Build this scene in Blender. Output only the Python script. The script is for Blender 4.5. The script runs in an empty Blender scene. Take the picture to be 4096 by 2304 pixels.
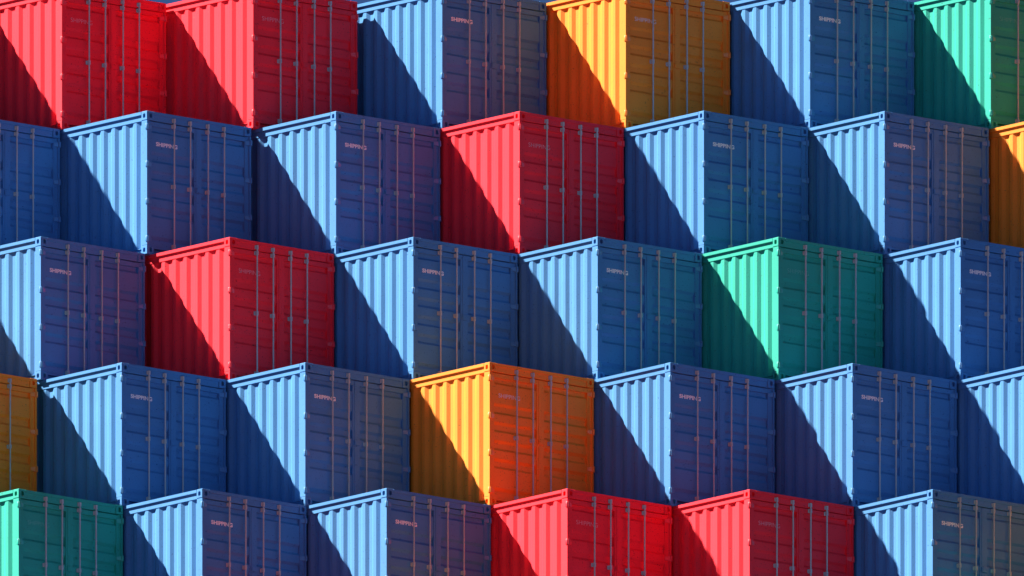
import bpy, bmesh, math, random
from mathutils import Vector, Matrix

# ------------------------------------------------------------------ camera, world, sun, exposure
S = bpy.context.scene
C = S.collection
W, H, L = 2.438, 2.589, 6.058            # container width, height, length
A_ = math.radians(40.66)                 # yaw of the view
P_ = math.radians(11.19)                 # pitch of the view (looking up)
PX = 225.7                               # photo pixels per metre
right = Vector((math.cos(A_), -math.sin(A_), 0))
fwd = Vector((math.cos(P_) * math.sin(A_), math.cos(P_) * math.cos(A_), math.sin(P_)))
up = right.cross(fwd)
anchor = Vector((0, 0, 4 * H))           # top front corner of the reference container
centre = anchor + right * ((2048 - 1654.1) / PX) + up * ((946.6 - 1152) / PX)
cd = bpy.data.cameras.new('camera'); cam = bpy.data.objects.new('camera', cd); C.objects.link(cam)
cd.type = 'ORTHO'; cd.ortho_scale = 4096 / PX
cd.clip_start = 0.1; cd.clip_end = 5000
cam.matrix_world = Matrix.Translation(centre - fwd * 20) @ Matrix((right, up, -fwd)).transposed().to_4x4()
S.camera = cam
S.render.resolution_x, S.render.resolution_y = 1024, 576

TO_SUN = Vector((-1.0, 1.23, 1.493)).normalized()
ELEV = math.asin(TO_SUN.z); AZ = math.atan2(TO_SUN.x, TO_SUN.y)
wd = bpy.data.worlds.new("World"); S.world = wd; wd.use_nodes = True
nt = wd.node_tree; bg = nt.nodes['Background']
sky = nt.nodes.new('ShaderNodeTexSky'); sky.sky_type = 'NISHITA'; sky.sun_disc = False
sky.sun_elevation = ELEV; sky.sun_rotation = AZ
sky.air_density = 0.15; sky.dust_density = 0.0; sky.ozone_density = 8.0
nt.links.new(sky.outputs[0], bg.inputs[0]); bg.inputs[1].default_value = 0.05
ld = bpy.data.lights.new('sun', 'SUN'); ld.energy = 5.0; ld.angle = math.radians(0.7); ld.color = (1.0, 0.96, 0.9)
lo = bpy.data.objects.new('sun', ld); C.objects.link(lo)
lo.rotation_euler = TO_SUN.to_track_quat('Z', 'Y').to_euler(); lo.location = (-30, 30, 50)
S.view_settings.view_transform = 'Standard'; S.view_settings.look = 'None'
S.view_settings.gamma = 1.0; S.view_settings.exposure = 1.58
S.render.engine = 'CYCLES'
S.cycles.max_bounces = 10; S.cycles.diffuse_bounces = 6; S.cycles.glossy_bounces = 3

# ------------------------------------------------------------------ materials
def new_mat(name):
    m = bpy.data.materials.new(name); m.use_nodes = True
    return m, m.node_tree.nodes, m.node_tree.links, m.node_tree.nodes['Principled BSDF']

def paint(name, col, rust, rough=0.62, spec=0.27):
    m, N, K, b = new_mat(name)
    tc = N.new('ShaderNodeTexCoord'); oi = N.new('ShaderNodeObjectInfo')
    off = N.new('ShaderNodeVectorMath'); off.operation = 'MULTIPLY_ADD'
    K.new(tc.outputs['Object'], off.inputs[0]); off.inputs[1].default_value = (1, 1, 1)
    rv = N.new('ShaderNodeCombineXYZ')
    mu = N.new('ShaderNodeMath'); mu.operation = 'MULTIPLY'; mu.inputs[1].default_value = 37.0
    K.new(oi.outputs['Random'], mu.inputs[0])
    for i in range(3): K.new(mu.outputs[0], rv.inputs[i])
    K.new(rv.outputs[0], off.inputs[2]); P = off.outputs[0]
    # broad fading of the paint
    n1 = N.new('ShaderNodeTexNoise'); n1.inputs['Scale'].default_value = 1.3; n1.inputs['Detail'].default_value = 4
    K.new(P, n1.inputs['Vector'])
    hs = N.new('ShaderNodeHueSaturation'); hs.inputs['Color'].default_value = (*col, 1)
    mr = N.new('ShaderNodeMapRange'); mr.inputs[1].default_value = .3; mr.inputs[2].default_value = .7
    mr.inputs[3].default_value = 0.94; mr.inputs[4].default_value = 1.05
    K.new(n1.outputs[0], mr.inputs[0]); K.new(mr.outputs[0], hs.inputs['Value'])
    # small chips and dents, drawn out sideways
    mp = N.new('ShaderNodeMapping'); mp.inputs['Scale'].default_value = (14, 14, 26)
    K.new(P, mp.inputs[0])
    n2 = N.new('ShaderNodeTexNoise'); n2.inputs['Scale'].default_value = 1.0
    n2.inputs['Detail'].default_value = 3; n2.inputs['Roughness'].default_value = .65
    K.new(mp.outputs[0], n2.inputs['Vector'])
    c2 = N.new('ShaderNodeMapRange'); c2.inputs[1].default_value = .66; c2.inputs[2].default_value = .70
    K.new(n2.outputs[0], c2.inputs[0])
    n4 = N.new('ShaderNodeTexNoise'); n4.inputs['Scale'].default_value = 46; n4.inputs['Detail'].default_value = 1
    K.new(P, n4.inputs['Vector'])
    c4 = N.new('ShaderNodeMapRange'); c4.inputs[1].default_value = .675; c4.inputs[2].default_value = .73; c4.inputs[4].default_value = .8
    K.new(n4.outputs[0], c4.inputs[0])
    mxm = N.new('ShaderNodeMath'); mxm.operation = 'MAXIMUM'
    K.new(c2.outputs[0], mxm.inputs[0]); K.new(c4.outputs[0], mxm.inputs[1]); c2 = mxm
    mx = N.new('ShaderNodeMix'); mx.data_type = 'RGBA'
    K.new(c2.outputs[0], mx.inputs[0]); K.new(hs.outputs[0], mx.inputs[6]); mx.inputs[7].default_value = (*rust, 1)
    K.new(mx.outputs[2], b.inputs['Base Color'])
    # grain in the steel
    n3 = N.new('ShaderNodeTexNoise'); n3.inputs['Scale'].default_value = 34; n3.inputs['Detail'].default_value = 4
    K.new(P, n3.inputs['Vector'])
    ad = N.new('ShaderNodeMath'); ad.operation = 'MULTIPLY_ADD'
    K.new(c2.outputs[0], ad.inputs[0]); ad.inputs[1].default_value = -1.6; K.new(n3.outputs[0], ad.inputs[2])
    bu = N.new('ShaderNodeBump'); bu.inputs['Strength'].default_value = .35; bu.inputs['Distance'].default_value = .004
    K.new(ad.outputs[0], bu.inputs['Height']); K.new(bu.outputs[0], b.inputs['Normal'])
    b.inputs['Roughness'].default_value = rough
    b.inputs['Specular IOR Level'].default_value = spec
    return m

def plain(name, col, rough=.6, metal=0., nscale=40, var=.25):
    m, N, K, b = new_mat(name)
    tc = N.new('ShaderNodeTexCoord')
    n = N.new('ShaderNodeTexNoise'); n.inputs['Scale'].default_value = nscale; n.inputs['Detail'].default_value = 5
    K.new(tc.outputs['Object'], n.inputs['Vector'])
    cr = N.new('ShaderNodeValToRGB')
    cr.color_ramp.elements[0].position = .3; cr.color_ramp.elements[1].position = .7
    cr.color_ramp.elements[0].color = (*[c * (1 - var) for c in col], 1)
    cr.color_ramp.elements[1].color = (*[min(1, c * (1 + var)) for c in col], 1)
    K.new(n.outputs[0], cr.inputs[0]); K.new(cr.outputs[0], b.inputs['Base Color'])
    b.inputs['Roughness'].default_value = rough; b.inputs['Metallic'].default_value = metal
    return m

PAINT = {
    'blue':   paint('blue_paint',   (.066, .25, .52), (.025, .11, .30)),
    'red':    paint('red_paint',    (.985, .026, .045), (.45, .010, .018)),
    'orange': paint('orange_paint', (.98, .29, .022), (.50, .16, .014)),
    'green':  paint('green_paint',  (.02, .43, .30), (.01, .22, .16)),
}
GLOSS = {k: paint(k + '_hinge_paint', c, r_, .38, .7) for k, c, r_ in (('blue', (.066, .25, .52), (.025, .11, .30)), ('red', (.985, .026, .045), (.45, .010, .018)),
         ('orange', (.98, .29, .022), (.50, .16, .014)), ('green', (.02, .43, .30), (.01, .22, .16)))}
STEEL = plain('galvanised_steel', (.44, .53, .52), .6, 0, 90, .15)
UNDER = plain('dark_underframe', (.03, .03, .035), .8)
WHITE = plain('white_lettering', (.9, .9, .9), .6, 0, 60, .08)
FADED = plain('worn_lettering', (.85, .42, .46), .6, 0, 60, .2)
PALE = plain('pale_lettering', (.88, .72, .62), .6, 0, 60, .1)
GHOST = plain('ghost_lettering', (.22, .62, .48), .6, 0, 60, .2)
GROUND = plain('bounce_tint_ground', (.10, .035, .035), .9, 0, 3, .2)  # ground stays out of view; reddish tint chosen to bounce warm light onto doors

# ------------------------------------------------------------------ mesh helpers
def box(bm, x0, x1, y0, y1, z0, z1, bev=0.0, seg=1):
    t = bmesh.new()
    vs = [t.verts.new((x, y, z)) for x in (x0, x1) for y in (y0, y1) for z in (z0, z1)]
    for f in ((0, 1, 3, 2), (4, 6, 7, 5), (0, 4, 5, 1), (2, 3, 7, 6), (0, 2, 6, 4), (1, 5, 7, 3)):
        t.faces.new([vs[i] for i in f])
    if bev > 0:
        bmesh.ops.bevel(t, geom=t.edges[:], offset=bev, segments=seg, affect='EDGES', profile=.5)
    merge(bm, t)

def merge(bm, t):
    me = bpy.data.meshes.new('tmp'); t.to_mesh(me); t.free(); bm.from_mesh(me); bpy.data.meshes.remove(me)

def prism(bm, prof, axis, a, b_):
    """profile polygon extruded along an axis; prof points are the two other coordinates"""
    def P(u, v, w):
        return {'x': (w, u, v), 'y': (u, w, v), 'z': (u, v, w)}[axis]
    r0 = [bm.verts.new(P(u, v, a)) for u, v in prof]; r1 = [bm.verts.new(P(u, v, b_)) for u, v in prof]
    n = len(prof)
    for i in range(n):
        bm.faces.new((r0[i], r0[(i + 1) % n], r1[(i + 1) % n], r1[i]))
    bm.faces.new(r0[::-1]); bm.faces.new(r1)

def cyl(bm, x, y, z0, z1, r, n=14):
    prof = [(x + r * math.cos(2 * math.pi * i / n), y + r * math.sin(2 * math.pi * i / n)) for i in range(n)]
    prism(bm, prof, 'z', z0, z1)

def done(bm, smooth=False):
    bmesh.ops.recalc_face_normals(bm, faces=bm.faces[:])
    me = bpy.data.meshes.new('mesh'); bm.to_mesh(me); bm.free()
    if smooth:
        for p in me.polygons: p.use_smooth = True
        me.set_sharp_from_angle(angle=math.radians(35))
    return me

CS = .165                                  # corner casting size

def casting(mirror, flip):
    """a corner casting cube with rounded apertures on its front and its outer side"""
    bm = bmesh.new(); c = .009
    lo_, hi = (0, 0, 0), (CS, CS, CS)
    V = {}
    def vert(face, i, j):                  # chamfered cube: each face keeps its own inset square
        ax, sgn = face
        p = [0, 0, 0]; o = [k for k in range(3) if k != ax]
        p[ax] = hi[ax] if sgn else lo_[ax]
        p[o[0]] = (hi[o[0]] - c) if i else c
        p[o[1]] = (hi[o[1]] - c) if j else c
        return bm.verts.new(p)
    faces = [(a, s) for a in range(3) for s in (0, 1)]
    for f in faces:
        for i in (0, 1):
            for j in (0, 1): V[f, i, j] = vert(f, i, j)
    def corner(f, signs):                  # vert of face f at the cube corner signs
        o = [k for k in range(3) if k != f[0]]
        return V[f, signs[o[0]], signs[o[1]]]
    holed = {(1, 0): 1, (0, 0): 1}         # front (-Y) and outer side (-X)
    for f in faces:
        q = [V[f, 0, 0], V[f, 1, 0], V[f, 1, 1], V[f, 0, 1]]
        if f not in holed:
            bm.faces.new(q); continue
        ax = f[0]; o = [k for k in range(3) if k != ax]
        cx, cz = .084, .083; hw, hh, r = .033, .040, .022
        def ring(d):
            out = []
            for (sx, sz, a0) in ((-1, -1, 180), (1, -1, 270), (1, 1, 0), (-1, 1, 90)):
                arc = []
                for t in range(5):
                    an = math.radians(a0 + 90 * t / 4)
                    p = [0, 0, 0]; p[ax] = d
                    p[o[0]] = cx + sx * (hw - r) + r * math.cos(an); p[o[1]] = cz + sz * (hh - r) + r * math.sin(an)
                    arc.append(bm.verts.new(p))
                out.append(arc)
            return out
        R0 = ring(0); R1 = ring(.05)
        for k in range(4):
            arc = R0[k]
            for t in range(4): bm.faces.new((q[k], arc[t], arc[t + 1]))
            bm.faces.new((q[k], arc[4], R0[(k + 1) % 4][0], q[(k + 1) % 4]))
        f0 = [v for a in R0 for v in a]; f1 = [v for a in R1 for v in a]
        for t in range(20): bm.faces.new((f0[t], f0[(t + 1) % 20], f1[(t + 1) % 20], f1[t]))
        bm.faces.new(f1)
    for a in range(3):                     # edge chamfers
        o = [k for k in range(3) if k != a]
        for s0 in (0, 1):
            for s1 in (0, 1):
                fa, fb = (o[0], s0), (o[1], s1)
                s = [0, 0, 0]; s[o[0]] = s0; s[o[1]] = s1
                sl, sh = s[:], s[:]; sl[a] = 0; sh[a] = 1
                bm.faces.new((corner(fa, sl), corner(fa, sh), corner(fb, sh), corner(fb, sl)))
    for sx in (0, 1):
        for sy in (0, 1):
            for sz in (0, 1):
                s = (sx, sy, sz)
                bm.faces.new((corner((0, sx), s), corner((1, sy), s), corner((2, sz), s)))
    if mirror:
        for v in bm.verts: v.co.x = W - v.co.x
    if flip:
        for v in bm.verts: v.co.z += 0
    else:
        for v in bm.verts: v.co.z = H - CS + v.co.z
    return done(bm)

OUT, INN = .044, .080                      # wall sheet planes, measured in from the side
def wall_profile():
    pts = [(INN, .150), (INN, .269)]; y = .269
    while y < L - .45:
        pts += [(OUT, y + .0713), (OUT, y + .1483), (INN, y + .2196), (INN, y + .2967)]; y += .2967
    pts += [(INN, L - .1)]
    return pts
def side_wall(mirror):
    bm = bmesh.new(); pr = wall_profile(); n = len(pr)
    m = (lambda x: W - x) if mirror else (lambda x: x)
    for (z0, z1) in ((.125, H - .150),):
        a = [bm.verts.new((m(x), y, z0)) for x, y in pr]; b = [bm.verts.new((m(x), y, z1)) for x, y in pr]
        c = [bm.verts.new((m(x + .004), y, z0)) for x, y in pr]; d = [bm.verts.new((m(x + .004), y, z1)) for x, y in pr]
        for i in range(n - 1):
            bm.faces.new((a[i], a[i + 1], b[i + 1], b[i])); bm.faces.new((c[i], d[i], d[i + 1], c[i + 1]))
            bm.faces.new((a[i], c[i], c[i + 1], a[i + 1])); bm.faces.new((b[i], b[i + 1], d[i + 1], d[i]))
    return done(bm)
def top_rail(mirror):
    bm = bmesh.new(); m = (lambda x: W - x) if mirror else (lambda x: x)
    pr = [(.003, H - .002), (.003, H - .056), (.007, H - .060), (.035, H - .061), (.035, H - .160), (.039, H - .164), (.10, H - .164), (.10, H - .002)]
    prism(bm, [(m(x), z) for x, z in pr], 'y', CS + .004, L - .05)
    return done(bm)
def bottom_rail(mirror):
    bm = bmesh.new(); m = (lambda x: W - x) if mirror else (lambda x: x)
    pr = [(.040, .128), (.040, .116), (.062, .112), (.062, .034), (.045, .030), (.045, .016), (.11, .016), (.11, .128)]
    prism(bm, [(m(x), z) for x, z in pr], 'y', CS + .004, L - .05)
    return done(bm)
def post(mirror):
    bm = bmesh.new(); m = (lambda x: W - x) if mirror else (lambda x: x)
    pr = [(.004, .006), (.042, .006), (.042, .030), (.052, .036), (.090, .036), (.090, .153), (.002, .153), (.002, .008)]
    prism(bm, [(m(x), y) for x, y in pr], 'z', CS + .004, H - CS - .006)
    return done(bm)
def header():
    bm = bmesh.new()
    pr = [(.004, H - .004), (.004, H - .056), (.020, H - .064), (.020, H - .158), (.026, H - .164), (.12, H - .164), (.12, H - .004)]
    prism(bm, pr, 'x', CS + .003, W - CS - .003)
    return done(bm)
def sill():
    bm = bmesh.new()
    box(bm, CS + .003, W - CS - .003, .014, .12, .112, .152, .004)
    box(bm, CS + .003, W - CS - .003, .10, .14, .010, .108)
    return done(bm)
def roof():
    bm = bmesh.new(); pts = []; x = 0; y = CS
    n = 26; step = (L - .3) / n; prof = []
    for i in range(n):
        y0 = .15 + i * step
        prof += [(y0, H - .026), (y0 + step * .3, H - .026), (y0 + step * .5, H - .008), (y0 + step * .8, H - .008)]
    prof += [(L - .1, H - .026)]
    lowr = [(y, z - .004) for y, z in reversed(prof)]
    a = [bm.verts.new((.1, y, z)) for y, z in prof]; b = [bm.verts.new((W - .1, y, z)) for y, z in prof]
    for i in range(len(prof) - 1): bm.faces.new((a[i], a[i + 1], b[i + 1], b[i]))
    box(bm, .101, W - .101, .121, L - .02, H - .10, H - .04)
    return done(bm)
def rear():
    bm = bmesh.new()
    box(bm, .003, W - .003, L - .05, L, .003, H - .003, .006)
    for i in range(8):
        z = .25 + i * .27
        box(bm, .16, W - .16, L + .001, L + .02, z, z + .12, .012)
    return done(bm)
def under():
    bm = bmesh.new()
    box(bm, .115, W - .115, .145, L - .06, .03, .13)
    for i in range(14):
        y = .5 + i * .38
        box(bm, .114, W - .114, y, y + .08, .004, .029)
    return done(bm)

DY = .035                                  # door face behind the frame
ZB, ZT = .157, H - .178
def Zd(d): return H - d
# pressed panel: depth below the top, True = outer plane
RIBS = [(.262, 0), (.300, 0), (.337, 0), (.380, 1), (.718, 1), (.766, 0), (.867, 0), (.912, 1), (1.052, 1), (1.100, 0),
        (1.192, 0), (1.238, 1), (1.380, 1), (1.434, 0), (1.524, 0), (1.568, 1), (1.710, 1), (1.762, 0), (1.851, 0),
        (1.896, 1), (2.238, 1), (2.298, 0), (2.342, 0)]
def door(leftdoor):
    x0, x1, p0, p1 = (.044, 1.2165, .1325, 1.130) if leftdoor else (1.2215, 2.394, 1.298, 2.3055)
    bm = bmesh.new()
    yo, yi = DY + .013, DY + .050
    zt, zb = Zd(.262), Zd(2.342)
    box(bm, x0, p0, DY, DY + .06, ZB, ZT, .003); box(bm, p1, x1, DY, DY + .06, ZB, ZT, .003)
    box(bm, p0 - .002, p1 + .002, DY + .001, DY + .06, zt, ZT - .001, .002)
    box(bm, p0 - .002, p1 + .002, DY + .001, DY + .06, ZB + .001, zb, .002)
    a = []; b = []
    for d, o in RIBS:
        y = yo if o else yi
        a.append(bm.verts.new((p0 - .001, y, Zd(d)))); b.append(bm.verts.new((p1 + .001, y, Zd(d))))
    for i in range(len(a) - 1): bm.faces.new((a[i], b[i], b[i + 1], a[i + 1]))
    box(bm, p0 - .002, p1 + .002, DY + .058, DY + .066, zb, zt)
    return done(bm)
def seam_strip():
    bm = bmesh.new()
    box(bm, 1.168, 1.2175, DY - .009, DY - .0005, ZB + .004, Zd(1.362), .002)
    box(bm, 1.168, 1.2175, DY - .009, DY - .0005, Zd(1.238), ZT - .004, .002)
    return done(bm)
def latch():
    bm = bmesh.new()
    box(bm, 1.160, 1.290, DY - .022, DY - .001, Zd(1.345), Zd(1.250), .003)
    box(bm, 1.176, 1.226, DY - .028, DY - .022, Zd(1.325), Zd(1.270), .002)
    return done(bm)
def hinge(x_mirror):
    bm = bmesh.new(); h = .05
    box(bm, -.013, .012, -.002, .045, -h, h, .006, 2)
    cyl(bm, .022, -.008, -h + .001, h - .001, .023, 18)
    # blade: narrows and slopes back from the pin to the door
    A = [(.0265, -.006), (.131, .030), (.131, .0345), (.0265, .0345)]; hz = [.047, .027, .027, .047]
    lo_ = [bm.verts.new((x, y, -z)) for (x, y), z in zip(A, hz)]; hi = [bm.verts.new((x, y, z)) for (x, y), z in zip(A, hz)]
    for i in range(4): bm.faces.new((lo_[i], lo_[(i + 1) % 4], hi[(i + 1) % 4], hi[i]))
    bm.faces.new(lo_[::-1]); bm.faces.new(hi)
    if x_mirror:
        for v in bm.verts: v.co.x = -v.co.x
    return done(bm, True)
HZ = [Zd(d) for d in (.284, .961, 1.634, 2.310)]
RX = [.634, 1.012, 1.426, 1.804]
RY = -.001
def rod():
    bm = bmesh.new(); cyl(bm, 0, 0, .112, Zd(.072), .0142); return done(bm, True)
def bracket(back):
    """sleeve round the rod with its foot running back to the door"""
    bm = bmesh.new(); h = .0355; r = .0245; pr = []
    for i in range(9):
        an = math.radians(180 + 180 * i / 8); pr.append((r * math.cos(an), r * math.sin(an)))
    pr += [(r, back), (-r, back)]
    prism(bm, pr, 'z', -h, h)
    box(bm, -.044, .044, back - .011, back + .0005, -h + .002, h - .002, .004)   # foot plate on the door
    return done(bm, True)

def lettering(offset):
    cu = bpy.data.curves.new('text', 'FONT'); cu.body = 'SHIPPING'; cu.size = 1; cu.offset = offset
    cu.extrude = 0.0; cu.space_character = 1.02
    o = bpy.data.objects.new('text', cu); C.objects.link(o)
    bpy.context.view_layer.update()
    me = bpy.data.meshes.new_from_object(o.evaluated_get(bpy.context.evaluated_depsgraph_get()))
    bpy.data.objects.remove(o)
    xs = [v.co.x for v in me.vertices]; ys = [v.co.y for v in me.vertices]
    x0, x1, y0, y1 = min(xs), max(xs), min(ys), max(ys)
    for v in me.vertices:
        u = (v.co.x - x0) / (x1 - x0); w = (v.co.y - y0) / (y1 - y0)
        v.co = (.246 + .500 * u, DY + .013 - .0015, Zd(.606) + .075 * w)
    me.materials.clear()
    return me

G = {
    'corner_casting': [casting(0, 0), casting(1, 0), casting(0, 1), casting(1, 1)],
    'side_wall': [side_wall(0), side_wall(1)], 'top_side_rail': [top_rail(0), top_rail(1)],
    'bottom_side_rail': [bottom_rail(0), bottom_rail(1)], 'corner_post': [post(0), post(1)],
    'door_header': [header()], 'door_sill': [sill()], 'roof': [roof()], 'rear_wall': [rear()],
}
UND = under(); DOOR = [door(1), door(0)]; STRIP = seam_strip(); LATCH = latch()
HINGE = [hinge(0), hinge(1)]; ROD = rod()
BR = {'header': bracket(.0205), 'door': bracket(DY - .0005), 'panel': bracket(DY + .0125)}
TEXT = {'blue': (lettering(.042), WHITE), 'orange': (lettering(.004), PALE),
        'red': (lettering(-.018), FADED), 'green': (lettering(-.030), GHOST)}

_cache = {}
def coloured(me, m):
    k = (me.name, m.name)
    if k not in _cache:
        c = me.copy(); c.materials.clear(); c.materials.append(m); _cache[k] = c
    return _cache[k]
def part(name, me, m, parent, loc=None):
    o = bpy.data.objects.new(name, coloured(me, m)); C.objects.link(o); o.parent = parent
    if loc: o.location = loc
    return o

GROUP = 'shipping containers stacked in stepped rows'
def build_container(colour, loc, label):
    m = PAINT[colour]
    r = bpy.data.objects.new('shipping_container', None); C.objects.link(r); r.location = loc
    r.empty_display_size = .5
    r['label'] = label; r['category'] = 'shipping container'; r['group'] = GROUP
    for n, ms in G.items():
        for me in ms: part(n, me, m, r)
    part('underframe', UND, UNDER, r)
    for k in (0, 1):
        d = part('door', DOOR[k], m, r)
        for z in HZ:
            part('hinge', HINGE[k], GLOSS[colour], d, (0, 0, z) if k == 0 else (W, 0, z))
        if k == 0:
            part('seam_strip', STRIP, m, d); part('door_latch', LATCH, m, d)
            t = part('lettering', TEXT[colour][0], TEXT[colour][1], d)
    for x in RX:
        q = part('locking_rod', ROD, STEEL, r, (x, RY, 0))
        for kind, z in (('header', Zd(.108)), ('door', Zd(.212)), ('panel', Zd(1.300)), ('door', Zd(2.385)), ('header', .135)):
            part('rod_bracket', BR[kind], STEEL, q, (0, 0, z))
    return r

# ------------------------------------------------------------------ setting
gb = bmesh.new(); bmesh.ops.create_grid(gb, x_segments=40, y_segments=40, size=1500)
gm = bpy.data.meshes.new('ground'); gb.to_mesh(gm); gb.free(); gm.materials.append(GROUND)
go = bpy.data.objects.new('ground', gm); C.objects.link(go); go['kind'] = 'structure'

# ------------------------------------------------------------------ the stacks
# column positions inside one layer (front left corner), reference = column 3
steps = {-1: (2.60, -2.12), 0: (2.483, -2.312), 1: (2.575, -2.143), 2: (2.462, -2.126), 3: (2.452, -2.159),
         4: (2.457, -2.055), 5: (2.498, -2.048), 6: (2.463, -2.114), 7: (2.465, -2.11), 8: (2.46, -2.11), 9: (2.46, -2.11)}
COL = {3: (0.0, 0.0)}
for c in range(3, 10): COL[c + 1] = (COL[c][0] + steps[c][0], COL[c][1] + steps[c][1])
for c in range(3, -1, -1): COL[c - 1] = (COL[c][0] - steps[c - 1][0], COL[c][1] - steps[c - 1][1])
# layer shifts (x, y), layer 3 = reference
LAY = {3: (0, 0), 2: (-2.513, .013), 1: (-4.923, .010), 0: (-7.39, .0), 4: (2.468, -.016), 5: (4.935, -.032)}

BOXES = {
 (5, 0): ('red', 'red container at the left end of the top row'),
 (5, 1): ('red', 'red container in the top row standing between a red one and a blue one'),
 (5, 2): ('blue', 'blue container in the top row between a red one and the orange one'),
 (5, 3): ('orange', 'orange container in the top row standing between two blue ones'),
 (5, 4): ('blue', 'blue container in the top row between the orange one and the green one'),
 (5, 5): ('green', 'green container at the top right corner, cut by the edge of the photo'),
 (4, 0): ('blue', 'blue container cut by the left edge in the second row, only its doors showing'),
 (4, 1): ('blue', 'blue container second from the left in the second row, two red ones above it'),
 (4, 2): ('blue', 'blue container with purplish doors just left of the red one in the second row'),
 (4, 3): ('red', 'single red container in the second row from the top, between two blue ones'),
 (4, 4): ('blue', 'blue container just right of the red one in the second row'),
 (4, 5): ('blue', 'blue container in the second row next to the orange one at the right edge'),
 (4, 6): ('orange', 'orange container cut by the right edge, only a strip of its side showing'),
 (3, 1): ('blue', 'blue container at the left end of the middle row, purple glow on its doors'),
 (3, 2): ('red', 'single red container in the middle row near the left side'),
 (3, 3): ('blue', 'blue container in the middle row, just right of the red one'),
 (3, 4): ('blue', 'blue container in the middle row, just left of the green one'),
 (3, 5): ('green', 'green container in the middle row, the only green one seen whole'),
 (3, 6): ('blue', 'blue container at the right end of the middle row, beside the green one'),
 (2, 1): ('orange', 'orange container cut by the left edge in the fourth row, one door showing'),
 (2, 2): ('blue', 'blue container in the fourth row beside the orange one cut by the left edge'),
 (2, 3): ('blue', 'blue container in the fourth row just left of the orange one seen whole'),
 (2, 4): ('orange', 'orange container in the middle of the fourth row with bright orange doors'),
 (2, 5): ('blue', 'blue container in the fourth row just right of the orange one seen whole'),
 (2, 6): ('blue', 'blue container in the fourth row whose roof corner overlaps the green doors'),
 (2, 7): ('blue', 'blue container cut by the right edge with only its corrugated side wall showing'),
 (1, 2): ('green', 'green container at the bottom left corner of the photo'),
 (1, 3): ('blue', 'blue container in the bottom row just right of the green one'),
 (1, 4): ('blue', 'blue container in the bottom row just left of the two red ones'),
 (1, 5): ('red', 'left one of the two neighbouring red containers in the bottom row'),
 (1, 6): ('red', 'right one of the two neighbouring red containers in the bottom row'),
 (1, 7): ('blue', 'blue container at the right end of the bottom row, beside a red one'),
}
# their neighbours just beyond the frame: they carry, shade and tint the ones in view
OUTSIDE = {
 (5, -1): 'blue', (5, 6): 'orange', (4, -1): 'red', (3, 0): 'blue', (3, 7): 'blue', (2, 0): 'blue', (1, 1): 'blue', (1, 8): 'orange',
 (0, 2): 'blue', (0, 3): 'blue', (0, 4): 'red', (0, 5): 'orange', (0, 6): 'blue', (0, 7): 'blue', (0, 8): 'green',
}
ROWN = {5: 'top row', 4: 'second row', 3: 'middle row', 2: 'fourth row', 1: 'bottom row', 0: ''}
for (l, c), col in OUTSIDE.items():
    if l:
        side = 'left' if c < 3 else 'right'
        lab = '%s container just beyond the %s edge in the %s' % (col, side, ROWN[l])
    else:
        nth = ['first', 'second', 'third', 'fourth', 'fifth', 'sixth', 'seventh'][c - 2]
        lab = '%s container on the ground below the view, %s from the left' % (col, nth)
    BOXES[(l, c)] = (col, lab)
for (l, c), (col, lab) in BOXES.items():
    x, y = COL[c]; dx, dy = LAY[l]
    build_container(col, (x + dx, y + dy, l * H), lab)
